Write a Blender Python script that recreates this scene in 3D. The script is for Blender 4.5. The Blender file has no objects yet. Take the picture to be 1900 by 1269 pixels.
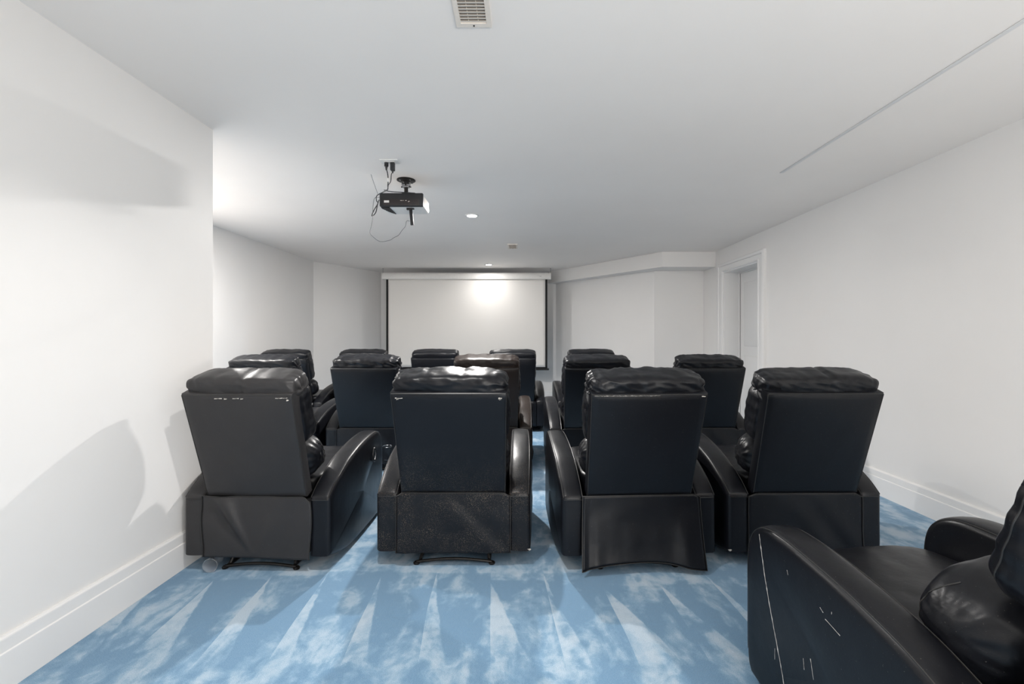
import bpy, bmesh, math, random
from mathutils.bvhtree import BVHTree
from mathutils import Vector, Matrix, noise
PI = math.pi
S = bpy.context.scene
C = S.collection

# ------------------------------------------------------------------ camera, exposure, light
CAMZ = 1.215; H = 2.40; F = 844.0
cam_d = bpy.data.cameras.new('camera'); cam = bpy.data.objects.new('camera', cam_d); C.objects.link(cam)
cam.location = (0, 0, CAMZ); cam.rotation_euler = (PI/2, 0, 0)
cam_d.sensor_width = 36; cam_d.lens = F/1900*36
cam_d.shift_x = -18/1900; cam_d.shift_y = -11.5/1900; cam_d.clip_start = 0.02
S.camera = cam
S.view_settings.view_transform = 'Standard'; S.view_settings.look = 'None'
S.view_settings.gamma = 1; S.view_settings.use_curve_mapping = False
S.view_settings.exposure = 0.48
W = bpy.data.worlds.new('world'); S.world = W; W.use_nodes = True
W.node_tree.nodes['Background'].inputs[0].default_value = (1, 1, 1, 1)
W.node_tree.nodes['Background'].inputs[1].default_value = 0.3
LAMPS = [(-.51, 1.53, 10.5, 132), (-.49, 4.48, 62, 180), (-.55, 7.57, 5, 170), (-.50, -1.55, 4, 150), (-2.85, 3.65, 46, 180)]   # x, y, watts: ceiling downlights; the last two are unseen fill, added

# added fill light, unseen behind the camera, low and broad, aimed at the ceiling
def fill_light(name, x, y, z, tilt, sx, sy, w, col):
    L = bpy.data.lights.new(name, 'AREA'); L.shape = 'RECTANGLE'; L.size = sx; L.size_y = sy; L.energy = w; L.color = col
    o = bpy.data.objects.new(name, L); C.objects.link(o); o.location = (x, y, z); o.rotation_euler = (math.radians(tilt), 0, 0)
fill_light('added_fill', 1.3, -1.7, .7, 140, 2.2, 1.0, 80, (1, .955, .90))
# ------------------------------------------------------------------ helpers
def link(name, me, parent=None):
    o = bpy.data.objects.new(name, me); C.objects.link(o)
    if parent is not None: o.parent = parent
    return o
def obj(name, bm, mat, parent=None, smooth=True, angle=40):
    bmesh.ops.recalc_face_normals(bm, faces=bm.faces)
    me = bpy.data.meshes.new(name); bm.to_mesh(me); bm.free()
    me.materials.append(mat)
    if smooth:
        me.polygons.foreach_set('use_smooth', [True]*len(me.polygons))
        me.set_sharp_from_angle(angle=math.radians(angle))
    return link(name, me, parent)
def tag(o, label=None, cat=None, group=None, kind=None):
    if label: o['label'] = label
    if cat: o['category'] = cat
    if group: o['group'] = group
    if kind: o['kind'] = kind
    return o
def thing(name, label, cat, loc=(0,0,0), rz=0, group=None):
    o = bpy.data.objects.new(name, None); C.objects.link(o)
    o.location = loc; o.rotation_euler = (0, 0, rz); o.empty_display_size = .1
    return tag(o, label, cat, group)
def struct(name, bm, mat, parent=None, smooth=False):
    o = obj(name, bm, mat, parent, smooth)
    if parent is None: o['kind'] = 'structure'
    return o
def box(bm, x0, x1, y0, y1, z0, z1, bev=0, seg=2):
    v = [bm.verts.new(p) for p in ((x0,y0,z0),(x1,y0,z0),(x1,y1,z0),(x0,y1,z0),(x0,y0,z1),(x1,y0,z1),(x1,y1,z1),(x0,y1,z1))]
    fs = [bm.faces.new([v[i] for i in f]) for f in ((0,3,2,1),(4,5,6,7),(0,1,5,4),(1,2,6,5),(2,3,7,6),(3,0,4,7))]
    if bev:
        es = list({e for f in fs for e in f.edges})
        bmesh.ops.bevel(bm, geom=es, offset=bev, segments=seg, affect='EDGES', profile=.5)
def prism(bm, pts, z0, z1):
    a = [bm.verts.new((p[0], p[1], z0)) for p in pts]; b = [bm.verts.new((p[0], p[1], z1)) for p in pts]
    bm.faces.new(a[::-1]); bm.faces.new(b)
    n = len(pts)
    for i in range(n): bm.faces.new((a[i], a[(i+1)%n], b[(i+1)%n], b[i]))
def tube(bm, pts, r, n=8, closed=False, rs=None):
    pts = [Vector(p) for p in pts]; rings = []
    m = len(pts)
    up = None
    for i, p in enumerate(pts):
        if closed: t = pts[(i+1)%m] - pts[i-1]
        else: t = pts[min(i+1, m-1)] - pts[max(i-1, 0)]
        t.normalize()
        if up is None:
            up = Vector((0,0,1)) if abs(t.z) < .9 else Vector((1,0,0))
        s = t.cross(up)
        if s.length < 1e-4: s = t.cross(Vector((1,0,0)))
        s.normalize(); u = s.cross(t).normalized(); up = u
        rr = rs[i] if rs else r
        rings.append([bm.verts.new(p + s*rr*math.cos(2*PI*k/n) + u*rr*math.sin(2*PI*k/n)) for k in range(n)])
    for i in range(m if closed else m-1):
        a, b = rings[i], rings[(i+1)%m]
        for k in range(n): bm.faces.new((a[k], a[(k+1)%n], b[(k+1)%n], b[k]))
    if not closed:
        bm.faces.new(rings[0][::-1]); bm.faces.new(rings[-1])
def lathe(bm, prof, loc=(0,0,0), n=32, M=None):
    rings = []
    for r, z in prof:
        ring = []
        for k in range(n):
            p = Vector((r*math.cos(2*PI*k/n), r*math.sin(2*PI*k/n), z))
            if M: p = M @ p
            ring.append(bm.verts.new(p + Vector(loc)))
        rings.append(ring)
    for a, b in zip(rings, rings[1:]):
        for k in range(n): bm.faces.new((a[k], a[(k+1)%n], b[(k+1)%n], b[k]))
    bm.faces.new(rings[0][::-1]); bm.faces.new(rings[-1])
def dup(root, loc, label=None, group=None):
    r = root.copy(); C.objects.link(r); r.location = loc
    if label: r['label'] = label
    if group: r['group'] = group
    for ch in list(root.children):
        c = ch.copy(); C.objects.link(c); c.parent = r
        for g in list(ch.children):
            d = g.copy(); C.objects.link(d); d.parent = c
    return r
def sm(a, b, x):
    t = max(0, min(1, (x-a)/(b-a))); return t*t*(3-2*t)

# ------------------------------------------------------------------ materials
class NT:
    def __init__(s, name):
        s.m = bpy.data.materials.new(name); s.m.use_nodes = True
        s.t = s.m.node_tree; s.p = s.t.nodes['Principled BSDF']
    def n(s, kind, **kw):
        o = s.t.nodes.new(kind)
        for k, v in kw.items(): setattr(o, k, v)
        return o
    def l(s, a, b): s.t.links.new(a, b)
    def coord(s, scale=(1,1,1)):
        tc = s.n('ShaderNodeTexCoord'); mp = s.n('ShaderNodeMapping'); mp.inputs['Scale'].default_value = scale
        s.l(tc.outputs['Object'], mp.inputs['Vector']); return mp.outputs[0]
    def noise(s, vec, scale, detail=3, rough=.5, dist=0):
        o = s.n('ShaderNodeTexNoise'); o.inputs['Scale'].default_value = scale; o.inputs['Detail'].default_value = detail
        o.inputs['Roughness'].default_value = rough; o.inputs['Distortion'].default_value = dist
        s.l(vec, o.inputs['Vector']); return o.outputs['Fac']
    def ramp(s, fac, stops):
        r = s.n('ShaderNodeValToRGB'); e = r.color_ramp.elements
        while len(e) < len(stops): e.new(.5)
        for el, (p, c) in zip(e, stops):
            el.position = p; el.color = c if len(c) == 4 else (*c, 1)
        s.l(fac, r.inputs[0]); return r.outputs[0]
    def mix(s, fac, a, b, mode='MIX'):
        o = s.n('ShaderNodeMix', data_type='RGBA', blend_type=mode)
        for sock, v in ((o.inputs[0], fac), (o.inputs[6], a), (o.inputs[7], b)):
            if isinstance(v, (int, float)): sock.default_value = v
            elif isinstance(v, tuple): sock.default_value = (*v, 1)
            else: s.l(v, sock)
        return o.outputs[2]
    def math(s, op, a, b=0.0, c=0.0, clamp=False):
        o = s.n('ShaderNodeMath', operation=op, use_clamp=clamp)
        for sock, v in zip(o.inputs, (a, b, c)):
            if isinstance(v, (int, float)): sock.default_value = v
            else: s.l(v, sock)
        return o.outputs[0]
    def bump(s, h, strength=.3, dist=.002, prev=None):
        b = s.n('ShaderNodeBump'); b.inputs['Strength'].default_value = strength; b.inputs['Distance'].default_value = dist
        s.l(h, b.inputs['Height'])
        if prev is not None: s.l(prev, b.inputs['Normal'])
        s.l(b.outputs[0], s.p.inputs['Normal']); return b.outputs[0]
    def base(s, c, rough=.5, metal=0, spec=.5):
        i = s.p.inputs
        if isinstance(c, tuple): i['Base Color'].default_value = (*c, 1)
        else: s.l(c, i['Base Color'])
        if isinstance(rough, (int, float)): i['Roughness'].default_value = rough
        else: s.l(rough, i['Roughness'])
        i['Metallic'].default_value = metal; i['Specular IOR Level'].default_value = spec
        return s
def paint(name, col, rough=.55, amp=.03):
    n = NT(name); v = n.coord()
    f = n.noise(v, 1.7, 4)
    n.base(n.mix(f, tuple(c*(1-amp) for c in col), tuple(min(1, c*(1+amp)) for c in col)), rough, 0, .35)
    n.bump(n.noise(v, 220, 2), .05, .001)
    return n.m
def plain(name, col, rough=.5, metal=0, spec=.5):
    n = NT(name); v = n.coord()
    f = n.noise(v, 40, 2)
    n.base(n.mix(f, tuple(c*.93 for c in col), tuple(min(1, c*1.05) for c in col)), rough, metal, spec)
    return n.m
def leather(name, base=(.0050,.0055,.0075), dust=0, rough=.36, tint=(.30,.24,.18)):
    n = NT(name); v = n.coord()
    big = n.noise(v, 5, 3)
    r = n.math('MULTIPLY_ADD', big, .16, rough-.08)
    col = n.mix(n.noise(v, 9, 4), base, tuple(c*1.35 for c in base))
    if dust:
        sp = n.noise(v, 420, 1, .4)
        hi = n.math('MULTIPLY', n.math('SUBTRACT', sp, .635), 14, clamp=True)
        sep = n.n('ShaderNodeSeparateXYZ'); n.l(v, sep.inputs[0])
        low = n.math('SUBTRACT', 1.0, n.math('MULTIPLY', n.math('SUBTRACT', sep.outputs[2], .38), 3.4), clamp=True)
        pat = n.math('MULTIPLY', n.math('SUBTRACT', n.noise(v, 7, 3), .35), 3.0, clamp=True)
        fac = n.math('MULTIPLY', n.math('MULTIPLY', hi, low), n.math('MULTIPLY', pat, dust))
        col = n.mix(fac, col, tint)
    else:
        sp = n.noise(v, 260, 1, .4)
        hi = n.math('MULTIPLY', n.math('SUBTRACT', sp, .755), 20, clamp=True)
        col = n.mix(n.math('MULTIPLY', hi, .3), col, (.3, .28, .25))
    n.base(col, r, 0, .30)
    vo = n.n('ShaderNodeTexVoronoi'); vo.inputs['Scale'].default_value = 330; n.l(v, vo.inputs['Vector'])
    b1 = n.bump(vo.outputs['Distance'], .10, .0008)
    n.bump(n.noise(v, 14, 3), .22, .006, b1)
    return n.m

M_wall = paint('wall_paint', (.86,.845,.83), .5)
M_ceil = paint('ceiling_paint', (.965,.92,.88), .6)
M_trim = paint('trim_paint', (.86,.85,.84), .35, .01)
M_leather = leather('black_leather')
M_dusty = leather('dusty_black_leather', dust=1.0)
M_glossy = leather('glossy_black_leather', rough=.27)
M_brownish = leather('worn_brownish_black_leather', (.016,.011,.009), rough=.36)
M_sheen_grey = leather('painted_sheen_leather', (.028,.027,.028), rough=.42)  # greyer base paints in the sheen reflected on the left recliner
M_liner = plain('black_lining_cloth', (.012,.012,.014), .8)
M_seam = plain('seam_thread', (.026,.025,.024), .4)
M_scuff = plain('scuffed_backing', (.55,.52,.48), .7)
M_metal = plain('black_painted_steel', (.015,.013,.012), .4, .4)
M_chrome = plain('dull_chrome', (.35,.35,.36), .25, 1)
M_plate = plain('white_plastic', (.83,.82,.80), .35)
M_cream = plain('cream_vent_enamel', (.86,.79,.715), .5)
M_dark = plain('black_plastic', (.018,.018,.020), .4)
M_brownp = plain('dark_brown_plastic', (.03,.022,.022), .35)
M_screenw = paint('screen_fabric', (.83,.81,.78), .8, .02)
M_screenb = plain('screen_black_border', (.015,.015,.016), .7)
n = NT('clear_plastic'); n.base((.95,.97,1.0), .06); n.p.inputs['Transmission Weight'].default_value = .88; n.p.inputs['IOR'].default_value = 1.25; M_clear = n.m
n = NT('lamp_glow'); n.base((1,1,1)); n.p.inputs['Emission Color'].default_value = (1,.98,.95,1); n.p.inputs['Emission Strength'].default_value = 30; M_glow = n.m

def carpet():
    n = NT('blue_carpet'); v = n.coord()
    tc = n.n('ShaderNodeSeparateXYZ'); n.l(v, tc.inputs[0]); X, Y = tc.outputs[0], tc.outputs[1]
    m2 = n.n('ShaderNodeMapping'); m2.inputs['Scale'].default_value = (1, .62, 1); m2.inputs['Rotation'].default_value = (0,0,.35); n.l(v, m2.inputs[0])
    blot = n.noise(m2.outputs[0], 5.5, 7, .6, .5)
    fine = n.noise(v, 16, 5, .6, .4)
    strk = n.noise(n.coord((9, 1.1, 1)), 1.5, 3, .5)
    # vacuum wedges: apex away from the camera, opening towards it
    xw = n.math('ADD', X, n.math('MULTIPLY', n.math('SUBTRACT', n.noise(v, 1.3, 1), .5), .05))
    xs = n.math('ADD', xw, n.math('MULTIPLY', Y, .07))
    q = n.math('DIVIDE', xs, .275)
    u = n.math('FRACT', q)
    wn = n.n('ShaderNodeTexWhiteNoise', noise_dimensions='1D'); n.l(n.math('FLOOR', q), wn.inputs['W']); rnd = wn.outputs[0]
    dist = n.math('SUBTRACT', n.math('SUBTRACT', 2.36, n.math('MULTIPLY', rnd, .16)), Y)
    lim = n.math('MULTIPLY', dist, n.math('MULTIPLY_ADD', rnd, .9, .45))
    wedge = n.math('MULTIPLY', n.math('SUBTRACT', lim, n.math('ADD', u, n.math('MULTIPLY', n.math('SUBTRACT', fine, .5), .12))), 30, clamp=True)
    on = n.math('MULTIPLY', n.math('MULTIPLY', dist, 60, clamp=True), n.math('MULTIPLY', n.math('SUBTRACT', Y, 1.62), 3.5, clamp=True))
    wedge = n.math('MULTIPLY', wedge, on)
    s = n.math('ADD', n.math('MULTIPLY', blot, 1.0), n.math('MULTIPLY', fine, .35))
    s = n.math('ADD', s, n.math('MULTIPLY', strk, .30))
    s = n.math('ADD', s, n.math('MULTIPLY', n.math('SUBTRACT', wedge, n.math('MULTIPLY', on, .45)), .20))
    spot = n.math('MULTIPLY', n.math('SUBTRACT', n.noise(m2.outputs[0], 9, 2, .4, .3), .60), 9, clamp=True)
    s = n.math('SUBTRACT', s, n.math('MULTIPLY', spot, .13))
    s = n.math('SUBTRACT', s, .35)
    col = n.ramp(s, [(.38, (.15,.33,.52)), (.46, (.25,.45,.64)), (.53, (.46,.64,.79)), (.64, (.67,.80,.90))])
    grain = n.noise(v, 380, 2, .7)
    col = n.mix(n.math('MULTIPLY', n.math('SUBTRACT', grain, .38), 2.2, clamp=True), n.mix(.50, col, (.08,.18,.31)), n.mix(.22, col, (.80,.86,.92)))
    n.base(col, .95, 0, .1)
    n.p.inputs['Sheen Weight'].default_value = .25; n.p.inputs['Sheen Roughness'].default_value = .5
    b = n.bump(grain, .7, .004); n.bump(fine, .35, .01, b)
    return n.m
M_carpet = carpet()

# ------------------------------------------------------------------ room shell
XL, XR = -1.777, 2.735; YB = -3.2
P = [(XL, YB), (XL, 2.617), (-3.32, 2.617), (-3.32, 7.25), (-2.63, 8.5), (.64, 8.5), (1.99, 6.83), (XR, 6.83), (XR, YB)]
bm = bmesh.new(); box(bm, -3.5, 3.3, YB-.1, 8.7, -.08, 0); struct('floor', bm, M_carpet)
bm = bmesh.new(); box(bm, -3.5, 3.3, YB-.1, 8.7, H, H+.1); struct('ceiling', bm, M_ceil)
def wall(name, a, b, t=.12, ext0=0, ext1=0, z0=0, z1=H):
    a, b = Vector((*a, 0)), Vector((*b, 0)); d = (b-a).normalized(); nn = Vector((-d.y, d.x, 0))   # outward = left of a->b
    a2, b2 = a - d*ext0, b + d*ext1
    bm = bmesh.new(); prism(bm, [a2, b2, b2+nn*t, a2+nn*t], z0, z1); return struct(name, bm, M_wall)
# P runs clockwise seen from above, so the outside is on the left
wall('wall_left', P[0], P[1], .12)
bm = bmesh.new(); box(bm, -3.32-.12, XL-.121, 2.617-.12, 2.617, 0, H); struct('wall_alcove', bm, M_wall)
wall('wall_alcove_left', P[2], P[3], .12)
wall('wall_back_left', P[3], P[4], .12)
wall('wall_back', P[4], P[5], .12, .0, .0)
wall('wall_back_right', P[5], P[6], .12)
wall('wall_far_right', P[6], (XR-.002, 6.83), .12)
DY0, DY1, DZ = 5.234, 6.156, 2.083
bm = bmesh.new()
box(bm, XR, XR+.25, YB, DY0, 0, H); box(bm, XR, XR+.25, DY1, 6.95, 0, H); box(bm, XR, XR+.25, DY0, DY1, DZ, H)
struct('wall_right', bm, M_wall)
bm = bmesh.new(); box(bm, XL-.12, XR+.12, YB-.12, YB-.001, 0, H); struct('wall_rear', bm, M_wall)
# soffit box along the far right
bm = bmesh.new()
prism(bm, [(1.975, 6.41), (XR-.001, 6.41), (XR-.001, 6.829), (1.992, 6.829), (.642, 8.499), (.50, 8.499), (.50, 8.42)][::-1], 2.187, H-.001)
struct('ceiling_soffit', bm, M_wall)

# baseboards: moulded profile swept along each wall
BP = [(0,0), (.017,0), (.017,.130), (.0165,.133), (.0125,.136), (.0125,.178), (.0115,.182), (.008,.186), (.006,.190), (0,.190)]
def baseboard(name, pts):
    bm = bmesh.new(); pts = [Vector((*p, 0)) for p in pts]; rings = []
    for i, p in enumerate(pts):
        ds = []
        if i > 0: ds.append((p-pts[i-1]).normalized())
        if i < len(pts)-1: ds.append((pts[i+1]-p).normalized())
        ns = [Vector((d.y, -d.x, 0)) for d in ds]                    # inward = right of travel
        m = sum(ns, Vector()).normalized(); k = 1/max(.3, m.dot(ns[0]))
        rings.append([bm.verts.new(p + m*(u*k+.0004) + Vector((0,0,z+.0006))) for u, z in BP])
    for a, b in zip(rings, rings[1:]):
        for j in range(len(BP)-1): bm.faces.new((a[j], a[j+1], b[j+1], b[j]))
        bm.faces.new((a[-1], a[0], b[0], b[-1]))
    bm.faces.new(rings[0]); bm.faces.new(rings[-1][::-1])
    return struct(name, bm, M_trim)
baseboard('baseboard_left', [P[0], P[1], (-3.30, 2.617)])
baseboard('baseboard_alcove', [(-3.32, 2.64), P[3], P[4], P[5], P[6], (XR-.02, 6.83)])
baseboard('baseboard_right', [(XR, 5.065), (XR, YB)])
baseboard('baseboard_far_right', [(XR, 6.80), (XR, 6.315)])

# door in the right wall
door = thing('door_1', 'white panel door set deep in a moulded white casing on the right wall', 'door', (XR, (DY0+DY1)/2, 0))
door['kind'] = 'structure'
hw = (DY1-DY0)/2
CP = [(-.006,0), (-.006,.018), (.004,.026), (.014,.026), (.020,.020), (.085,.024), (.095,.018), (.102,.034), (.140,.036), (.152,.030), (.152,0)]  # out from opening, proud of wall
bm = bmesh.new(); rings = []
path = [((-1,0), 0, .001), ((-1,1), 1, DZ), ((1,1), 1, DZ), ((1,0), 0, .001)]
for (sx, sz), k, z in path:
    rings.append([bm.verts.new((-pr-.0005, sx*(hw+ (u if True else 0)), z + (u*.72 if sz else 0))) for u, pr in CP])
for a, b in zip(rings, rings[1:]):
    for j in range(len(CP)-1): bm.faces.new((a[j], a[j+1], b[j+1], b[j]))
obj('casing', bm, M_trim, door, True, 30)
bm = bmesh.new()
for s in (-1, 1): box(bm, -.004, .235, min(s*hw, s*(hw-.02)), max(s*hw, s*(hw-.02)), 0.001, DZ)
box(bm, -.004, .235, -hw+.02, hw-.02, DZ-.02, DZ)
obj('jamb', bm, M_trim, door, False)
bm = bmesh.new()
box(bm, .19, .205, -hw+.02, -hw+.034, .001, DZ-.02); box(bm, .19, .205, hw-.034, hw-.02, .001, DZ-.02); box(bm, .19, .205, -hw+.034, hw-.034, DZ-.034, DZ-.02)
obj('door_stop', bm, M_trim, door, False)
bm = bmesh.new(); box(bm, .212, .25, -hw+.024, hw-.024, .012, DZ-.030)
slab = obj('door_leaf', bm, M_trim, door, False)
for z0, z1 in ((.22, .95), (1.08, 1.92)):
    bm = bmesh.new(); box(bm, .204, .213, -hw+.14, hw-.14, z0, z1, .006)
    obj('panel', bm, M_trim, slab)
bm = bmesh.new(); Mx = Matrix.Rotation(-PI/2, 3, 'Y'); lathe(bm, [(.028,0),(.028,.006),(.011,.010),(.011,.035),(.026,.045),(.028,.058),(.018,.068),(.004,.07)], (.212, -hw+.085, .98), 20, Mx)
obj('door_knob', bm, M_chrome, slab)

# ------------------------------------------------------------------ ceiling fittings
def downlight(x, y, w, beam, label):
    t = thing('ceiling_light', label, 'light', (x, y, H), 0, 'recessed ceiling lights in a line')
    bm = bmesh.new(); lathe(bm, [(.068, -.0005), (.066, -.005), (.058, -.008), (.050, -.007), (.046, -.002), (.046, -.0005)], n=40)
    obj('trim_ring', bm, M_plate, t)
    bm = bmesh.new(); lathe(bm, [(.0455, -.0006), (.0455, -.004), (.03, -.0055)], n=40)
    obj('lens', bm, M_glow, t)
    L = bpy.data.lights.new('downlight', 'AREA'); L.shape = 'DISK'; L.size = .085; L.energy = w; L.color = (1, .968, .935); L.spread = math.radians(beam)
    lo = bpy.data.objects.new('downlight', L); C.objects.link(lo); lo.parent = t; lo.location = (0, 0, -.012)
lab = ['recessed ceiling light just beyond the top edge, nearest the camera', 'bright recessed ceiling light right of the projector', 'small recessed ceiling light just in front of the projection screen',
       'added fill ceiling light, unseen behind the camera', 'added fill ceiling light in the left alcove, hidden behind the near left wall']
for (x, y, w, bm_), l in zip(LAMPS, lab): downlight(x, y, w, bm_, l)

def vent(loc, label):
    t = thing('ceiling_vent', label, 'vent', loc, 0, 'cream ceiling air vents')
    w, l = .132, .30
    bm = bmesh.new()
    for a in ((-w/2, w/2, -l/2, -l/2+.022), (-w/2, w/2, l/2-.022, l/2), (-w/2, -w/2+.018, -l/2+.022, l/2-.022), (w/2-.018, w/2, -l/2+.022, l/2-.022)):
        box(bm, a[0], a[1], a[2], a[3], -.009, -.0005)
    obj('frame', bm, M_cream, t, False)
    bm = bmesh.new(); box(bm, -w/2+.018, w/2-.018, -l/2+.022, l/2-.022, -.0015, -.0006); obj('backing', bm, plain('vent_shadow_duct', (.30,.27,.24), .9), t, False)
    nsl = 16; p = (l-.044)/nsl; me = None
    for i in range(nsl):
        y = -l/2+.022+p*(i+.5)
        if me is None:
            bm = bmesh.new(); Wd = w/2-.018
            v = [bm.verts.new(q) for q in ((-Wd,-p*.47,-.0085),(Wd,-p*.47,-.0085),(Wd,p*.40,-.0035),(-Wd,p*.40,-.0035),(-Wd,-p*.47,-.0098),(Wd,-p*.47,-.0098),(Wd,p*.40,-.0048),(-Wd,p*.40,-.0048))]
            for f in ((0,3,2,1),(4,5,6,7),(0,1,5,4),(1,2,6,5),(2,3,7,6),(3,0,4,7)): bm.faces.new([v[k] for k in f])
            o = obj('slat', bm, M_cream, t, False); me = o.data
        else: o = link('slat', me, t)
        o.location = (0, y, 0)
    bm = bmesh.new(); lathe(bm, [(.0035,-.0088),(.0035,-.011),(.001,-.0115)], (0, l/2-.011, 0), 10); obj('screw', bm, M_dark, t)
    bm = bmesh.new()
    for x in (-.018, .018): box(bm, x-.0012, x+.0012, -l/2+.022, l/2-.022, -.0034, -.0022)
    obj('slat_tie', bm, M_cream, t, False)
    return t
v1 = vent((-.181, 1.736-.15, H), 'cream slatted air vent at the top edge of the picture')
dup(v1, (-.12, 6.01, H), 'small cream air vent in the far ceiling above the screen')

# thin raised strip on the ceiling at the right
bm = bmesh.new(); box(bm, -.012, .012, -3.0, 3.305, -.005, -.0005, .0022)
o = obj('cable_raceway', bm, M_trim); o.location = (1.885, 0, H); tag(o, 'thin white cable raceway running along the ceiling at the right', 'raceway')

# outlet plate with two plugs
op = thing('ceiling_outlet', 'white double outlet plate on the ceiling above the projector', 'outlet', (-.895, 3.085, H))
bm = bmesh.new(); box(bm, -.062, .062, -.038, .038, -.007, -.0005, .003); obj('cover_plate', bm, M_plate, op)
bm = bmesh.new(); box(bm, -.036, .036, -.018, .018, -.011, -.0065, .003); obj('socket', bm, M_plate, op)
def cable(name, pts, r, label, mat=M_dark, plug=None, group=None):
    # catmull-rom smoothing
    q = [Vector(p) for p in pts]; q = [q[0]*2-q[1]] + q + [q[-1]*2-q[-2]]; out = []
    for i in range(1, len(q)-2):
        for k in range(6):
            t = k/6; a, b, c, d = q[i-1:i+3]
            out.append(.5*((2*b) + (c-a)*t + (2*a-5*b+4*c-d)*t*t + (3*b-a-3*c+d)*t**3))
    out.append(q[-2])
    bm = bmesh.new(); tube(bm, out, r, 6)
    root = tag(obj(name, bm, mat), label, 'cable', group)
    return root
def PX(px, py, d): return ((px-968)/F*d, d, CAMZ + (623-py)/F*d)
def pxc(cx, cy, d): return PX(660+cx/6.346, 270+cy/6.346, d)   # from the projector close-up
cb = cable('power_cable', [(-.918, 3.085, H-.05), pxc(375, 330, 3.12), pxc(382, 400, 3.14), pxc(378, 470, 3.18), pxc(375, 520, 3.25), pxc(330, 545, 3.3), pxc(250, 590, 3.32), pxc(245, 650, 3.33), pxc(262, 680, 3.33), pxc(215, 760, 3.33), pxc(190, 830, 3.33), pxc(235, 790, 3.33), pxc(255, 700, 3.33), pxc(275, 640, 3.35)], .0035, 'black power cable from the left plug down to the projector side')
bm = bmesh.new(); tube(bm, [(-.918, 3.085, H-.0115), (-.918, 3.085, H-.035), (-.918, 3.085, H-.04), (-.918, 3.086, H-.062)], .014, 12, rs=[.014, .014, .009, .005]); obj('plug', bm, M_dark, cb)
bm = bmesh.new(); p0 = Vector(pxc(380, 405, 3.12)); box(bm, p0.x-.006, p0.x+.006, p0.y-.004, p0.y+.004, p0.z-.012, p0.z+.012); obj('paper_tag', bm, M_plate, cb, False)
cb = cable('adapter_cable', [(-.875, 3.085, H-.075), pxc(420, 340, 3.1), pxc(412, 420, 3.12), pxc(385, 465, 3.16), pxc(372, 520, 3.22), pxc(335, 525, 3.28), pxc(420, 543, 3.32), pxc(540, 550, 3.34), pxc(700, 560, 3.35)], .003, 'thin black cable from the right plug across the projector top')
bm = bmesh.new(); box(bm, -.889, -.861, 3.07, 3.10, H-.066, H-.0115, .004); tube(bm, [(-.875,3.085,H-.064), (-.875,3.085,H-.082)], .006, 8, rs=[.008,.004]); obj('plug', bm, M_dark, cb)

# projector
pj = thing('projector', 'white ceiling projector with black rear panel hung from a round mount', 'projector', (-.889, 3.46, H))
PY0, PY1 = 3.36-3.46, 3.585-3.46; ZT, ZB = 2.268-H, 2.170-H; HX = .160
bm = bmesh.new(); box(bm, -HX, HX, PY0+.012, PY1, ZB, ZT, .014, 3); body = obj('body', bm, M_plate, pj)
bm = bmesh.new(); box(bm, -HX-.001, HX+.001, PY0-.008, PY0+.02, ZB-.001, ZT+.001, .008, 3); rp = obj('rear_panel', bm, M_dark, pj)
bm = bmesh.new(); box(bm, -HX+.028, HX-.028, PY0-.0095, PY0-.006, ZB+.006, ZB+.052, .002); obj('port_strip', bm, M_brownp, rp)
bm = bmesh.new(); box(bm, -HX+.035, -HX+.072, PY0-.0105, PY0-.0093, ZB+.026, ZB+.042); obj('label_sticker', bm, M_plate, rp, False)
for x, z, w_ in ((-.005, .040, .012), (.012, .040, .006), (.030, .040, .012), (.052, .030, .004), (.052, .034, .012)):
    bm = bmesh.new(); box(bm, x, x+w_, PY0-.0101, PY0-.0093, ZB+z, ZB+z+.0035); obj('port_mark', bm, M_cream, rp, False)
for x, w_ in ((-.02, .022), (.012, .018), (.04, .014), (.075, .03)):
    bm = bmesh.new(); box(bm, x, x+w_, PY0-.0101, PY0-.0093, ZB+.012, ZB+.022, .0003); obj('port', bm, M_dark, rp, False)
bm = bmesh.new()   # dark vent cheek curving under the left side
for i in range(9):
    a0, a1 = i/9, (i+1)/9
    zz = lambda a: ZB - .001 - .0; xx = -HX+.004
    box(bm, xx+.062*a0, xx+.062*a1+.002, PY0+.02, PY0+.02+.19*math.sqrt(max(.05, a0)), ZB-.0035, ZB+.004)
obj('underside_vent', bm, M_dark, pj, False)
for i in range(7):
    bm = bmesh.new(); box(bm, HX-.002, HX+.0012, PY0+.05+i*.018, PY0+.058+i*.018, ZB+.02, ZT-.02); obj('side_vent_slot', bm, M_cream, pj, False)
bm = bmesh.new(); box(bm, .03, .075, PY0+.03, PY0+.05, ZB-.003, ZB+.002); obj('foot_recess', bm, M_dark, pj, False)
bm = bmesh.new(); Mx = Matrix.Rotation(-PI/2, 3, 'X'); lathe(bm, [(.034,0),(.034,.018),(.028,.022),(.024,.012),(.004,.016)], (.07, PY1-.004, (ZT+ZB)/2), 24, Mx); obj('lens_barrel', bm, M_dark, pj)
bm = bmesh.new(); lathe(bm, [(.070,-.0005),(.070,-.005),(.062,-.009),(.050,-.010),(.034,-.012),(.026,-.020),(.022,-.030),(.001,-.030)], (.01,0,0), 32); mt = obj('mount_plate', bm, M_metal, pj)
for k in range(4):
    bm = bmesh.new(); lathe(bm, [(.007,-.010),(.007,-.015),(.001,-.016)], (.01+.052*math.cos(PI/4+k*PI/2), .052*math.sin(PI/4+k*PI/2), 0), 10); obj('screw', bm, M_chrome, mt)
bm = bmesh.new(); tube(bm, [(.01,0,-.028), (.01,0,-.115)], .015, 16); obj('drop_tube', bm, M_metal, pj)
bm = bmesh.new(); box(bm, -.022, .042, -.014, .014, -.046, -.030, .003); obj('swivel_collar', bm, M_chrome, pj)
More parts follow.
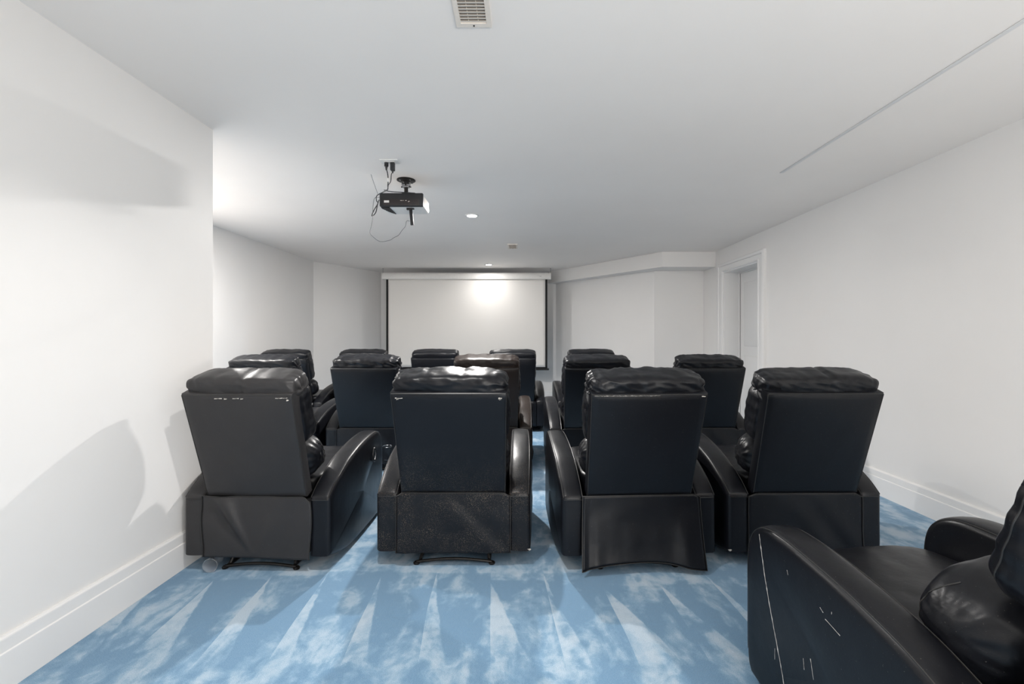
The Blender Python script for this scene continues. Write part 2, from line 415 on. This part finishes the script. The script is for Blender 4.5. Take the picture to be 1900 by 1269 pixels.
bm = bmesh.new(); box(bm, -.014, .034, -.018, .018, -.060, -.0455, .003); obj('swivel_collar', bm, M_chrome, pj)
bm = bmesh.new(); box(bm, -.016, -.011, -.018, .018, -.135, -.10, .001); box(bm, .031, .036, -.018, .018, -.135, -.10, .001); box(bm, -.020, .040, -.02, .02, -.104, -.098, .001)
obj('swivel_bracket', bm, M_chrome, pj)
for p_ in ([(.0,0,-.053), (-.028,0,-.053)], [(.02,0,-.053), (.048,0,-.053)], [(-.026,0,-.12),(.046,0,-.12)]):
    bm = bmesh.new(); tube(bm, p_, .0055, 8); obj('mount_bolt', bm, M_dark, pj)
bm = bmesh.new()
for a in ((-.11,-.04),(.12,-.04),(-.10,.09),(.11,.09)): tube(bm, [(.01,0,ZT+.006), (a[0], a[1], ZT+.004)], .006, 6)
obj('mount_arm', bm, M_metal, pj)

# stick hanging under the projector, its thin lead, and the wire aerial
bm = bmesh.new(); box(bm, -.012, .012, -.006, .006, -.125, 0, .004); box(bm, -.03, .026, -.012, .012, -.008, .002, .003)
o = obj('streaming_stick', bm, M_dark); o.location = (PX(762, 384, 3.40)[0], 3.40, ZB+H-.0045); o.rotation_euler = (0, -.09, 0)
tag(o, 'black streaming stick hanging straight down beneath the projector', 'streaming stick')
sx = o.location.x
cable('stick_lead', [(sx-.004, 3.39, ZB+H-.10), pxc(600, 890, 3.38), pxc(585, 950, 3.38), pxc(545, 1000, 3.37), pxc(505, 1055, 3.37), pxc(450, 1085, 3.36), pxc(400, 1115, 3.36), pxc(290, 1130, 3.36), pxc(210, 1080, 3.35), pxc(168, 1025, 3.35), pxc(185, 940, 3.34), pxc(200, 840, 3.30), pxc(205, 700, 3.30), pxc(225, 618, 3.30), pxc(280, 610, 3.345)], .0014, 'thin dark lead looping low under the projector')
o = cable('wire_aerial', [pxc(165, 290, 3.34), pxc(210, 430, 3.34), pxc(262, 575, 3.35)], .0013, 'straight thin wire aerial sticking up left of the projector'); o['category'] = 'aerial'

# ------------------------------------------------------------------ projection screen
SY = 8.0; s0, s1 = (710-968)/F*SY, (1022-968)/F*SY; zc1, zc0 = CAMZ+(623-507)/F*SY, CAMZ+(623-518.5)/F*SY
sc = thing('projection_screen', 'wide white pull-down projection screen with black borders hung before the back wall', 'projection screen', ((s0+s1)/2, SY, 0))
hw2 = (s1-s0)/2
bm = bmesh.new()
prof = [(math.cos(a)*.055, math.sin(a)*.055) for a in [PI*k/12 - PI/2 for k in range(13)]]
rc = (zc0+zc1)/2; rz = (zc1-zc0)/2
ring = [(-.045, -rz), (.03, -rz), (.045, -rz*.6), (.045, rz*.6), (.03, rz), (-.03, rz), (-.05, rz*.55), (-.055, 0), (-.052, -rz*.6)]
a = [bm.verts.new((-hw2+.012, y, rc+z)) for y, z in ring]; b = [bm.verts.new((hw2-.012, y, rc+z)) for y, z in ring]
bm.faces.new(a); bm.faces.new(b[::-1])
for i in range(len(ring)): bm.faces.new((a[i], a[(i+1)%len(ring)], b[(i+1)%len(ring)], b[i]))
obj('casing', bm, M_plate, sc)
for s in (-1, 1):
    bm = bmesh.new(); x = s*(hw2-.006); ks = 1.06
    a = [bm.verts.new((x-.007, y*ks, rc+z*ks)) for y, z in ring]; b = [bm.verts.new((x+.007, y*ks, rc+z*ks)) for y, z in ring]
    bm.faces.new(a); bm.faces.new(b[::-1])
    for i in range(len(ring)): bm.faces.new((a[i], a[(i+1)%len(ring)], b[(i+1)%len(ring)], b[i]))
    e = obj('end_cap', bm, M_plate, sc)
    bm = bmesh.new(); tube(bm, [(x, 0, zc1-.005), (x, 0, zc1+.03), (x, .0, H-.001)], .003, 6); lathe(bm, [(.012, H-.006), (.012, H-.0008)], (x, 0, 0), 12); obj('hanging_hook', bm, M_chrome, e)
bm = bmesh.new(); box(bm, hw2-.20, hw2-.17, -.0585, -.054, rc-.012, rc-.006); obj('maker_badge', bm, M_chrome, sc, False)
def scx(px): return (px-968)/F*SY - (s0+s1)/2
zb = CAMZ + (623-681)/F*SY; zbl = CAMZ + (623-684.5)/F*SY
bm = bmesh.new(); nx, nz = 60, 30; g = []
x0, x1 = scx(716.5), scx(1015.6)
def sy_(u, v): return .012*math.sin(u*9+.5)*math.sin(v*2.2)*.6 + .006*noise.noise(Vector((u*6, v*2, 3)))
for j in range(nz+1):
    g.append([bm.verts.new((x0+(x1-x0)*i/nx, sy_(i/nx, j/nz), zc0+.01+(zbl-zc0-.01)*j/nz)) for i in range(nx+1)])
for j in range(nz):
    for i in range(nx): bm.faces.new((g[j][i], g[j][i+1], g[j+1][i+1], g[j+1][i]))
o = obj('black_masking', bm, M_screenb, sc); o.modifiers.new('s', 'SOLIDIFY').thickness = .002
bm = bmesh.new(); g = []
y0_, y1_ = scx(720.7), scx(1011.7)
for j in range(nz+1):
    row = []
    for i in range(nx+1):
        x = y0_+(y1_-y0_)*i/nx; z = zc0+.008+(zb-zc0-.008)*j/nz
        u = (x-x0)/(x1-x0); v = (z-(zc0+.01))/(zbl-zc0-.01)
        row.append(bm.verts.new((x, sy_(u, v)-.006, z)))
    g.append(row)
for j in range(nz):
    for i in range(nx): bm.faces.new((g[j][i], g[j][i+1], g[j+1][i+1], g[j+1][i]))
o = obj('white_screen_fabric', bm, M_screenw, sc); o.modifiers.new('s', 'SOLIDIFY').thickness = .002
bm = bmesh.new(); box(bm, scx(713.5), scx(1018.6), -.014, .014, zbl-.022, zbl+.012, .005); obj('bottom_bar', bm, M_screenb, sc)

# ------------------------------------------------------------------ recliners
WID = .81; AW = .115; TILT = math.radians(17); BZ = .385; BOFF = 0.0; LUMB = 0.0
def backpt(x, u, v):   # u forward off the back panel, v up along it
    return Vector((x, BOFF + -v*math.sin(TILT)+u*math.cos(TILT), BZ + v*math.cos(TILT)+u*math.sin(TILT)))
ARM = [(0,.385), (.05,.423), (.11,.457), (.22,.507), (.32,.536), (.42,.557), (.52,.571), (.62,.579), (.70,.578), (.755,.563), (.795,.532), (.818,.487), (.828,.42),
       (.828,.30), (.828,.18), (.825,.09), (.812,.050), (.785,.034), (.65,.028), (.45,.028), (.22,.030), (.10,.055), (.0,.085), (0,.16), (0,.25), (0,.33)]
def smooth_arm():
    a = ARM[:20]; q = [a[0]] + a + [a[-1]]; out = []
    for i in range(1, len(q)-2):
        p0, p1, p2, p3 = [Vector(k) for k in q[i-1:i+3]]
        for k in range(4):
            t = k/4; out.append(.5*((2*p1)+(p2-p0)*t+(2*p0-5*p1+4*p2-p3)*t*t+(3*p1-p0-3*p2+p3)*t**3))
    return out + [Vector(k) for k in ARM[19:]]
def dense(poly, step=.025):
    out = []; poly = smooth_arm()
    for i in range(len(poly)):
        a, b = Vector(poly[i]), Vector(poly[(i+1)%len(poly)]); k = max(1, round((b-a).length/step))
        out += [a.lerp(b, j/k) for j in range(k)]
    return out
def arm_rings(hi=True):
    pr = dense(ARM, .02 if hi else .04); m = len(pr); nr = []
    for i in range(m):
        t = (pr[(i+1)%m]-pr[i-1]).normalized(); nr.append(Vector((-t.y, t.x)))
    return pr, nr
def arm_mesh(side, seed, hi=True):
    pr, nr = arm_rings(hi); m = len(pr); r = .020
    cen = Vector((.42, .28)); bm = bmesh.new()
    secs = []
    for k in range(5 if hi else 3):
        a = PI/2*k/(4 if hi else 2); secs.append((r-r*math.cos(a), r-r*math.sin(a)))   # x, inset: edge roll
    secs = [(x, i) for x, i in secs]
    mid = [.032, .045, .0575, .070, .083] if hi else [.0575]
    allsec = secs + [(x, 0) for x in mid] + [(AW-x, i) for x, i in secs[::-1]]
    rings = []
    for x, ins in allsec:
        c = 1-(2*x/AW-1)**2; ring = []
        for p, q in zip(pr, nr):
            crown = .007*c if q.y > .2 or q.x > .6 else .003*c
            w = .0022*noise.noise(Vector((p.x*7, p.y*7, seed+x*12)))
            pp = p + q*(crown+w-ins)
            bulge = .010*math.sin(PI*max(0, min(1, p.x/.8)))*(x/AW if side > 0 else (x/AW))
            ring.append(bm.verts.new((side*(WID/2-AW+x+bulge), pp.x, max(pp.y, .012))))
        rings.append(ring)
    for a, b in zip(rings, rings[1:]):
        for i in range(m): bm.faces.new((a[i], a[(i+1)%m], b[(i+1)%m], b[i]))
    for ring, sgn, in ((rings[0], -1), (rings[-1], 1)):
        prev = ring
        base = [v.co.copy() for v in ring]
        for fr in ((.93, .75, .5, .25) if hi else (.8, .4)):
            cur = []
            for co in base:
                y = cen.x + (co.y-cen.x)*fr; z = cen.y + (co.z-cen.y)*fr
                bl = .012*(1-fr*fr)*(1 if sgn > 0 else .3) + .003*noise.noise(Vector((y*5, z*5, seed)))*(1-fr)
                cur.append(bm.verts.new((co.x*(1) + side*sgn*bl, y, z)))
            for i in range(m): bm.faces.new((prev[i], prev[(i+1)%m], cur[(i+1)%m], cur[i]))
            prev = cur
        c = bm.verts.new((sum(v.co.x for v in prev)/m + side*sgn*.001, cen.x, cen.y))
        for i in range(m): bm.faces.new((prev[i], prev[(i+1)%m], c))
    return bm
def seam_pts(side, x, lo=0, hi_=13, out=.0065):
    pr, nr = arm_rings(True); pts = []
    for p, q in zip(pr, nr):
        c = 1-(2*x/AW-1)**2
        top = (q.y > .12 and p.y > .37) or (p.x > .80 and p.y > .10)
        if top:
            pp = p + q*(.007*c - max(0, .02-math.sqrt(max(0, .0004-(.02-min(x, AW-x, .02))**2))) + .0006)
            bulge = .010*math.sin(PI*max(0, min(1, p.x/.8)))*(x/AW)
            pts.append(Vector((side*(WID/2-AW+x+bulge), pp.x, pp.y)))
    return pts
def cushion(w, u0, u1, v0, v1, n, p, fn, M=backpt, cx=0):
    """pillow: a super-ellipsoid block in the (x, u, v) frame of the back or the seat"""
    vid = {}; verts = []; faces = []
    def gv(a, b, c):
        k = (round(a*1000), round(b*1000), round(c*1000))
        if k in vid: return vid[k]
        # ease so that rows crowd at the edges
        s = (abs(a)**p + abs(b)**p + abs(c)**p)**(1/p)
        q = Vector((a/s, b/s, c/s)); d = fn(q.x, q.y, q.z)
        nrm = Vector((math.copysign(abs(q.x)**(p-1), q.x), math.copysign(abs(q.y)**(p-1), q.y), math.copysign(abs(q.z)**(p-1), q.z)))
        nrm.normalize()
        co = Vector((q.x*w/2, (u0+u1)/2 + q.y*(u1-u0)/2, (v0+v1)/2 + q.z*(v1-v0)/2)) + nrm*d
        verts.append(M(co.x+cx, co.y, co.z)); vid[k] = len(verts)-1
        return vid[k]
    e = [math.sin((-1+2*i/n)*PI/2*.86)/math.sin(PI/2*.86) for i in range(n+1)]
    for ax in range(3):
        for sg in (-1, 1):
            for i in range(n):
                for j in range(n):
                    q = []
                    for di, dj in ((0,0),(1,0),(1,1),(0,1)):
                        c = [0,0,0]; c[ax] = sg; c[(ax+1)%3] = e[i+di]; c[(ax+2)%3] = e[j+dj]
                        q.append(gv(*c))
                    faces.append(q if sg > 0 else q[::-1])
    bm = bmesh.new(); vs = [bm.verts.new(v) for v in verts]
    for f in faces:
        try: bm.faces.new([vs[k] for k in f])
        except ValueError: pass
    return bm
def nz_(x, y, z): return noise.noise(Vector((x, y, z)))

def recliner(label, x, y, yaw, seed, hi=True, mat=M_leather, sx=1, flap='plain', matflap=None, head=1.0, crease=None, group='black leather recliners in rows facing the screen', extra=None):
    t = thing('recliner', label, 'recliner', (x, y, 0), math.radians(yaw), group); t.scale = (sx, 1, 1)
    n1 = 36 if hi else 16
    # ---- arms
    for side in (-1, 1):
        a = obj('armrest', arm_mesh(side, seed+side*3.1, hi), mat, t, True, 60)
        if hi:
            for xx in (.008, AW-.009):
                bm = bmesh.new(); tube(bm, seam_pts(side, xx), .0021, 5); obj('seam', bm, M_seam, a)
            bm = bmesh.new(); tube(bm, [(side*(WID/2-AW+.012), -.0022, .372), (side*(WID/2-AW/2), -.005, .373), (side*(WID/2-.012), -.0022, .372)], .0016, 5)
            obj('seam', bm, M_seam, a)
        if side == 1:
            # oval recline lever on the outer side
            bm = bmesh.new(); cx = WID/2+.0205
            tube(bm, [(cx, .60+.026*math.cos(k*PI/8), .45+.042*math.sin(k*PI/8)) for k in range(16)], .006, 8, True)
            lv = obj('recline_lever', bm, M_dark, a)
            bm = bmesh.new(); tube(bm, [(cx+.001, .605, .482), (cx+.006, .612, .45), (cx+.001, .605, .418)], .006, 8); obj('lever_grip', bm, M_chrome, lv)
    # ---- carcass under the seat
    bm = bmesh.new(); iw = WID/2-AW-.004
    box(bm, -iw, iw, .02, .80, .095, .33, .01); obj('seat_box', bm, M_liner, t)
    # ---- seat cushion and footrest
    def seat(xx, uu, vv): return Vector((xx, uu, vv))
    bm = cushion(2*iw+.006, .14, .838, .30, .462, n1 if hi else 14, 6, lambda a, b, c: .010*(1-a*a)*(1-b*b)*(c > 0) + .003*nz_(a*4, b*4, seed) + .002*nz_(a*11, b*11, seed), seat)
    obj('seat_cushion', bm, mat, t, True, 70)
    bm = cushion(2*iw, .792, .842, .075, .40, 12, 8, lambda a, b, c: .004*nz_(a*3, c*3, seed+4), seat)
    obj('footrest', bm, mat, t, True, 70)
    # ---- back panel
    bm = bmesh.new(); wb, wt = .550/2, .574/2; NX, NV = (20, 20) if hi else (6, 6); VT = .575
    def prow(u, ins):
        rows = []
        for j in range(NV+1):
            v = VT*j/NV; hw_ = wb+(wt-wb)*v/VT; row = []
            for i in range(NX+1):
                s = -1+2*i/NX
                cr = .006*(1-s**4)*(1-(2*v/VT-1)**4) if u == 0 else 0
                wv = .0014*nz_(s*3, v*7, seed+9) if u == 0 else 0
                vv = v if ins == 0 else ins+v*(VT-2*ins)/VT
                row.append(bm.verts.new(backpt(s*(hw_-ins), u-cr+wv, vv)))
            rows.append(row)
        return rows
    lay = [prow(0, .010), prow(.0035, .0035), prow(.010, 0), prow(.060, 0)]
    R = lay[0]
    for j in range(NV):
        for i in range(NX): bm.faces.new((R[j][i], R[j][i+1], R[j+1][i+1], R[j+1][i]))
    R = lay[-1]
    for j in range(NV):
        for i in range(NX): bm.faces.new((R[j][i], R[j+1][i], R[j+1][i+1], R[j][i+1]))
    for A, B in zip(lay, lay[1:]):
        loop = lambda R: [R[0][i] for i in range(NX)] + [R[j][NX] for j in range(NV)] + [R[NV][i] for i in range(NX, 0, -1)] + [R[j][0] for j in range(NV, 0, -1)]
        la, lb = loop(A), loop(B)
        for i in range(len(la)): bm.faces.new((la[i], la[(i+1)%len(la)], lb[(i+1)%len(lb)], lb[i]))
    # loose interior verts of middle layers
    bmesh.ops.delete(bm, geom=[v for v in bm.verts if not v.link_faces], context='VERTS')
    bp = obj('back_panel', bm, mat, t, True, 60)
    if hi:
        bm = bmesh.new(); e = .0012
        tube(bm, [backpt(s*(wt-.006), .0035-e, VT-.005) for s in (-1, -.5, 0, .5, 1)], .0022, 5)
        obj('seam', bm, M_seam, bp)
        for s in (-1, 1):
            bm = bmesh.new(); tube(bm, [backpt(s*(wb+(wt-wb)*k/6-.004), .0035-e, .01+(VT-.016)*k/6) for k in range(7)], .0018, 5)
            obj('seam', bm, M_seam, bp)
    # ---- upper back cushion, head roll, lumbar cushion
    rip = lambda a, ph, k: sm(.80, .98, abs(a))*math.sin(k*ph + 3*nz_(a*2, ph*2, seed))
    def f_up(a, b, c):
        edge = sm(.72, .97, abs(a))
        return .0018*edge*math.sin(c*19+seed*1.7) + .008*nz_(a*2.2, b*1.5, c*1.6+seed) + .002*nz_(a*6, b*6, c*6+seed) - .004*sm(.6, 1, abs(c))*edge
    bm = cushion(.590, .034, .205, .236, .60, n1, 5, f_up); bvu = BVHTree.FromBMesh(bm); up = obj('back_cushion', bm, mat, t, True, 80)
    def f_head(a, b, c):
        ph = math.atan2(c, b)
        d = .0045*rip(a, ph, 9)*head + .004*(1-a*a) + .008*head*nz_(a*4.5+seed, ph*1.2, seed) 
        d += .0065*head*(1-2*abs(nz_(a*5.5+c*2.5+seed*2, c*2.2-a*1.5, seed*1.3)))*(1-.3*abs(a)) - .003*head
        d += .0025*head*nz_(a*16, ph*3, seed)
        if crease is not None: d -= .009*math.exp(-((a-crease-.03*c)/.035)**2) - .004*math.exp(-((a-crease-.1)/.08)**2)
        d -= .007*sm(.93, 1.0, abs(a))
        return d
    bm = cushion(.590, .019, .200, .455, .643, n1+ (8 if hi else 0), 5.5, f_head); hd = obj('head_cushion', bm, mat, t, True, 80)
    def f_lum(a, b, c):
        ph = math.atan2(c, b); edge = sm(.78, .98, abs(a))
        return 0.0026*edge*math.sin(ph*13+seed) + .008*nz_(a*2.4, b*1.5, c*2+seed+5) + .0018*nz_(a*7, b*5, c*7+seed) + .0025*math.sin(a*14+nz_(a*3, 0, seed)*3)*sm(.5, 1, c)
    bm = cushion(.586, .05, .280+LUMB, .020-LUMB*.9, .258-LUMB*.4, n1, 3.2-LUMB*8, f_lum); bvl = BVHTree.FromBMesh(bm); lum = obj('lumbar_cushion', bm, mat, t, True, 80)
    if hi:
        for par, bv, uu, v0, v1 in ((up, bvu, .160, .29, .57), (lum, bvl, .185+LUMB, .060-LUMB, .215-LUMB*.4)):
            for s in (-1, 1):
                pts = []
                for i in range(33):
                    v = v0+(v1-v0)*i/32; p = backpt(s*.6, uu + .035*math.sin(PI*i/32)*(par is lum), v)
                    hit = bv.ray_cast(p, Vector((-s, 0, 0)))
                    if hit[0] is not None: pts.append(hit[0] + Vector((s*.0004, 0, 0)))
                bm = bmesh.new(); tube(bm, pts, .0018, 5); obj('seam', bm, M_seam, par)
    # ---- rear flap
    NX, NV = (40, 30) if hi else (12, 8); bm = bmesh.new(); g = []
    for j in range(NV+1):
        tt = j/NV; row = []
        for i in range(NX+1):
            s = -1+2*i/NX
            w_ = .300; zb_ = .078; ztop = .392; yo = -.006 - .004*tt; dy = .0025*nz_(s*3, tt*3, seed+2)
            if flap == 'pulled':        # folds gathered to a point at the hem
                px_, pz_ = -.05, 1.02; ang = math.atan2(s-px_, pz_-tt); rr = math.hypot(s-px_, pz_-tt)
                dy += -.026*math.exp(-((ang+.50)/.13)**2)*min(1, rr*1.2)*sm(0, .25, tt+.12) + .010*math.exp(-((ang+.78)/.12)**2)*min(1, rr)*sm(0, .3, tt) - .006*math.exp(-((ang-.55)/.2)**2)
                w_ = .300 + .006*math.sin(tt*5); zb_ = .078 - .010*sm(-.2, .8, s)
                if s > .8: ztop -= .030*sm(.86, 1, s)
            elif flap == 'soft':
                k = s*.8+tt*1.5-.6; dy += -.0045*math.exp(-((s*.9-tt*.9+.25)/.2)**2)*sm(0,.3,tt) + .0035*math.exp(-((s*.9-tt*.9+.02)/.17)**2)*sm(0,.3,tt) - .006*math.exp(-((s+.85)/.1)**2)*tt
                if abs(s) > .88: ztop -= .018*sm(.88, 1, abs(s))
            elif flap == 'loose':       # hangs free, flared and lower
                w_ = .298 + .012*tt + (.018*sm(.2, 1, s)); yo = -.008 - .035*tt*tt - .02*sm(.55, 1, abs(s))*tt
                dy += -.012*math.exp(-((s-.72)/.15)**2)*sm(.1,.9,tt) + .012*math.exp(-((s+.88)/.08)**2)*tt + .004*math.sin(s*4+1)*tt
                zb_ = .050 - .018*sm(.3, 1, s) + .010*math.cos(s*2.5) - .012*sm(-.7, -1, s)
                if s > .9: ztop -= .012*sm(.9, 1, s)
            elif flap == 'mild':
                dy += -.009*math.exp(-((s*.9-tt*.7+.3)/.15)**2)*tt - .008*math.exp(-((s*.9-tt*.6-.25)/.14)**2)*tt + .006*math.exp(-((s*.9-tt*.7+.0)/.12)**2)*tt
                if s < -.85: ztop -= .015*sm(-.85, -1, s)
                if s > .85: ztop -= .02*sm(.85, 1, s)
            row.append(bm.verts.new((s*w_, yo+dy, ztop+(zb_-ztop)*tt)))
        g.append(row)
    for j in range(NV):
        for i in range(NX): bm.faces.new((g[j][i], g[j][i+1], g[j+1][i+1], g[j+1][i]))
    hem = [v.co.copy() for v in g[NV]]; top = [v.co.copy() for v in g[0]]; lef = [g[j][0].co.copy() for j in range(NV+1)]; rig = [g[j][NX].co.copy() for j in range(NV+1)]
    fl = obj('rear_flap', bm, matflap or mat, t, True, 80); md = fl.modifiers.new('s', 'SOLIDIFY'); md.thickness = .003
    if hi:
        bm = bmesh.new(); o_ = Vector((0, -.001, 0))
        tube(bm, [p+o_ for p in lef[::-1]] + [p+o_ for p in top[1:]] + [p+o_ for p in rig[1:]] + ([p+o_ for p in hem[::-1][1:]] if flap == 'loose' else []), .0021, 5)
        obj('seam', bm, M_seam, fl)
    # ---- metal base
    bm = bmesh.new()
    tube(bm, [(-.20+.40*k/10, .035-.0*k, .012+.016*math.sin(PI*k/10)) for k in range(11)], .008, 8)
    for s in (-1, 1):
        tube(bm, [(s*.185, .035, .016), (s*.185, .30, .016), (s*.185, .66, .016)], .009, 6)
        tube(bm, [(s*.185, .05, .018), (s*.165, .10, .10)], .008, 6)
        lathe(bm, [(.016, .001), (.018, .008), (.012, .014)], (s*.20, .035, 0), 12)
        box(bm, s*.185-.012, s*.185+.012, .25, .60, .02, .10)
    obj('metal_base', bm, M_metal, t)
    return t

G1 = 'black recliners in the nearest full row'; G2 = 'black recliners in the middle row'; G3 = 'black recliners in the far row'
A = recliner('black recliner at the left end of the nearest full row, beside the left wall', -1.362, 2.34, -1.2, 1.3, True, matflap=M_sheen_grey, sx=.94, flap='pulled', head=.55, crease=.05, group=G1)
B = recliner('black recliner speckled with pale dust, second from left in the nearest full row', -.359, 2.39, 0, 2.7, True, mat=M_dusty, flap='soft', head=.9, group=G1)
Cc = recliner('black recliner with a loose flared back flap, third from left in the nearest full row', .61, 2.355, 3.0, 4.1, True, flap='loose', head=1.0, group=G1)
D = recliner('black recliner at the right end of the nearest full row, behind the close-up recliner arm', 1.485, 2.385, .5, 5.9, True, flap='mild', head=.6, crease=.1, group=G1)
BOFF, LUMB = .075, .06
Z = recliner('black recliner seen from its scratched arm side at the lower right, facing across the frame', 1.285, .835, 6.0, 7.7, True, flap='plain', group='black recliner nearest the camera')

BOFF, LUMB = 0.0, 0.0
row2 = [(-2.235, 4.03, -2, .6, None, 'black recliner at the left end of the middle row, with a crumpled headrest corner'),
        (-1.355, 4.06, -1, 1.2, None, 'black recliner second from left in the middle row, left of the screen'),
        (-.310, 4.10, 1, .7, M_brownish, 'recliner with brownish headrest, third from left in the middle row'),
        (.652, 4.05, 1, .7, None, 'black recliner fourth from left in the middle row, just right of the screen'),
        (1.640, 4.07, 1, .7, None, 'black recliner at the right end of the middle row, in front of the door')]
for k, (x, y, yaw, hd, m, l) in enumerate(row2):
    recliner(l, x, y, yaw, 11.3+k*2.3, True, mat=m or M_leather, flap='mild', head=hd, group=G2)
row3 = [(-2.865, 5.60, -1, 'black recliner at the left end of the far row, by the left alcove wall'),
        (-1.965, 5.72, 0, 'black recliner second from left in the far row, at the left edge of the screen'),
        (-1.070, 5.72, 0, 'black recliner in the far row under the left half of the screen'),
        (-.115, 5.72, 1, 'black recliner in the far row under the right end of the screen'),
        (.855, 5.70, 1, 'black recliner at the right end of the far row, only its headrest top showing')]
for k, (x, y, yaw, l) in enumerate(row3):
    recliner(l, x, y, yaw, 31.7+k*1.9, False, head=.7, group=G3)

# ------------------------------------------------------------------ wear and small things
def kids(t, nm): return [c for c in t.children if c.name.split('.')[0] == nm]
def ribbon(name, pts, w, nrm, parent, mat=M_scuff, jitter=0, seed=0):
    bm = bmesh.new(); rr = random.Random(seed); pts = [Vector(p) for p in pts]; nrm = Vector(nrm).normalized(); L = []; 
    for i, p in enumerate(pts):
        t_ = (pts[min(i+1, len(pts)-1)]-pts[max(0, i-1)]).normalized(); s = t_.cross(nrm); ww = w*(.35+rr.random()*(1 if i % 5 else 2.2))/2
        p = p + s*jitter*(rr.random()-.5)
        L.append((bm.verts.new(p+s*ww), bm.verts.new(p-s*ww)))
    for a, b in zip(L, L[1:]): bm.faces.new((a[0], a[1], b[1], b[0]))
    o = obj(name, bm, mat, parent); o.modifiers.new('s', 'SOLIDIFY').thickness = .0006
    return o
# scratch down the outer face of the nearest recliner's left armrest (local coordinates of the arm)
armL = [a for a in kids(Z, 'armrest') if min(v.co.x for v in a.data.vertices) < -.3][0]
bpy.context.view_layer.update()
def on_arm(y, z):
    hit, loc, nr, _ = armL.ray_cast(Vector((-1, y, z)), Vector((1, 0, 0)))
    return (loc + nr*.0006) if hit else Vector((-.42, y, z))
pts = []
for i in range(60):
    s = i/59; pts.append(on_arm(.748-.15*s+.006*math.sin(s*5), .545-.47*s))
r_ = ribbon('scratch', pts, .0022, (-1, 0, 0), armL, M_scuff, .0012, 3)
r_['label'] = 'long pale scratch running down the armrest side'
for i, (y, z, dy, dz) in enumerate([(.44,.45,-.05,-.012), (.42,.475,.0,.006), (.50,.30,-.012,-.05), (.53,.28,-.004,-.03), (.66,.22,0,-.035), (.46,.47,-.012,-.008), (.60,.50,-.006,-.012)]):
    ribbon('scuff_mark', [on_arm(y+dy*k/5, z+dz*k/5) for k in range(6)], .0010, (-1, 0, 0), armL, M_scuff, .001, i)
# rubbed piping at the top edge of back panels
for nm in ('back_panel', 'head_cushion', 'armrest'): kids(A, nm)[0].data.materials[0] = M_sheen_grey  # reflected sheen put into the colour of these parts
def edge_scuffs(t, spans, seed):
    bp = kids(t, 'back_panel')[0]; rr = random.Random(seed)
    for a, b, v, w in spans:
        n_ = max(3, int((b-a)/.006)); ribbon('scuff_mark', [backpt(a+(b-a)*k/n_, -.0016, v+.0015*rr.random()) for k in range(n_+1)], w, (0, -1, .2), bp, M_scuff, .002, seed)
edge_scuffs(A, [(-.115,-.075,.553,.003), (-.065,-.05,.551,.004), (-.02,.012,.554,.002), (.02,.035,.552,.003), (.20,.262,.556,.002), (.255,.268,.545,.006)], 5)
edge_scuffs(B, [(-.262,-.225,.548,.003), (-.255,-.245,.542,.004), (.245,.262,.548,.007), (.25,.258,.541,.004)], 6)
edge_scuffs(Cc, [(-.27,.05,.566,.0012), (.255,.274,.560,.005)], 7)
for t_, s_ in ((D, 1), (B, 1)):
    a = [a for a in kids(t_, 'armrest') if (min(v.co.x for v in a.data.vertices) < -.3) == (t_ is D)][0]
    xx = -.40 if t_ is D else .395
    ribbon('scuff_mark', [(xx+.002*k, -.0045, .093+.004*math.sin(k)) for k in range(5)], .012, (0, -1, 0), a, M_scuff, .002, 9)

# wire cup holder on the front of the left recliner's right armrest
bm = bmesh.new(); cx, cy, cz = .445, .80, .405; 
tube(bm, [(cx+.035*math.cos(k*PI/10), cy+.035*math.sin(k*PI/10), cz+.05) for k in range(20)], .0025, 6, True)
tube(bm, [(cx+.036, cy-.005, cz+.05), (cx+.018, cy-.002, cz-.045), (cx-.02, cy, cz-.045)], .0025, 6)
obj('wire_cup_holder', bm, M_chrome, [a for a in kids(A, 'armrest') if max(v.co.x for v in a.data.vertices) > .3][0])

# clear plastic cup lying under the left recliner
bm = bmesh.new(); Mx = Matrix.Rotation(PI/2, 3, 'X')
lathe(bm, [(.026,-.04), (.034,.042), (.036,.044), (.033,.044), (.0315,.042), (.024,-.037)], (0, 0, 0), 28, Mx)
o = obj('plastic_cup', bm, M_clear); o.location = (-1.605, 2.375, .037); o.rotation_euler = (0, 0, .15)
tag(o, 'clear plastic cup lying on the carpet under the recliner by the left wall', 'cup')
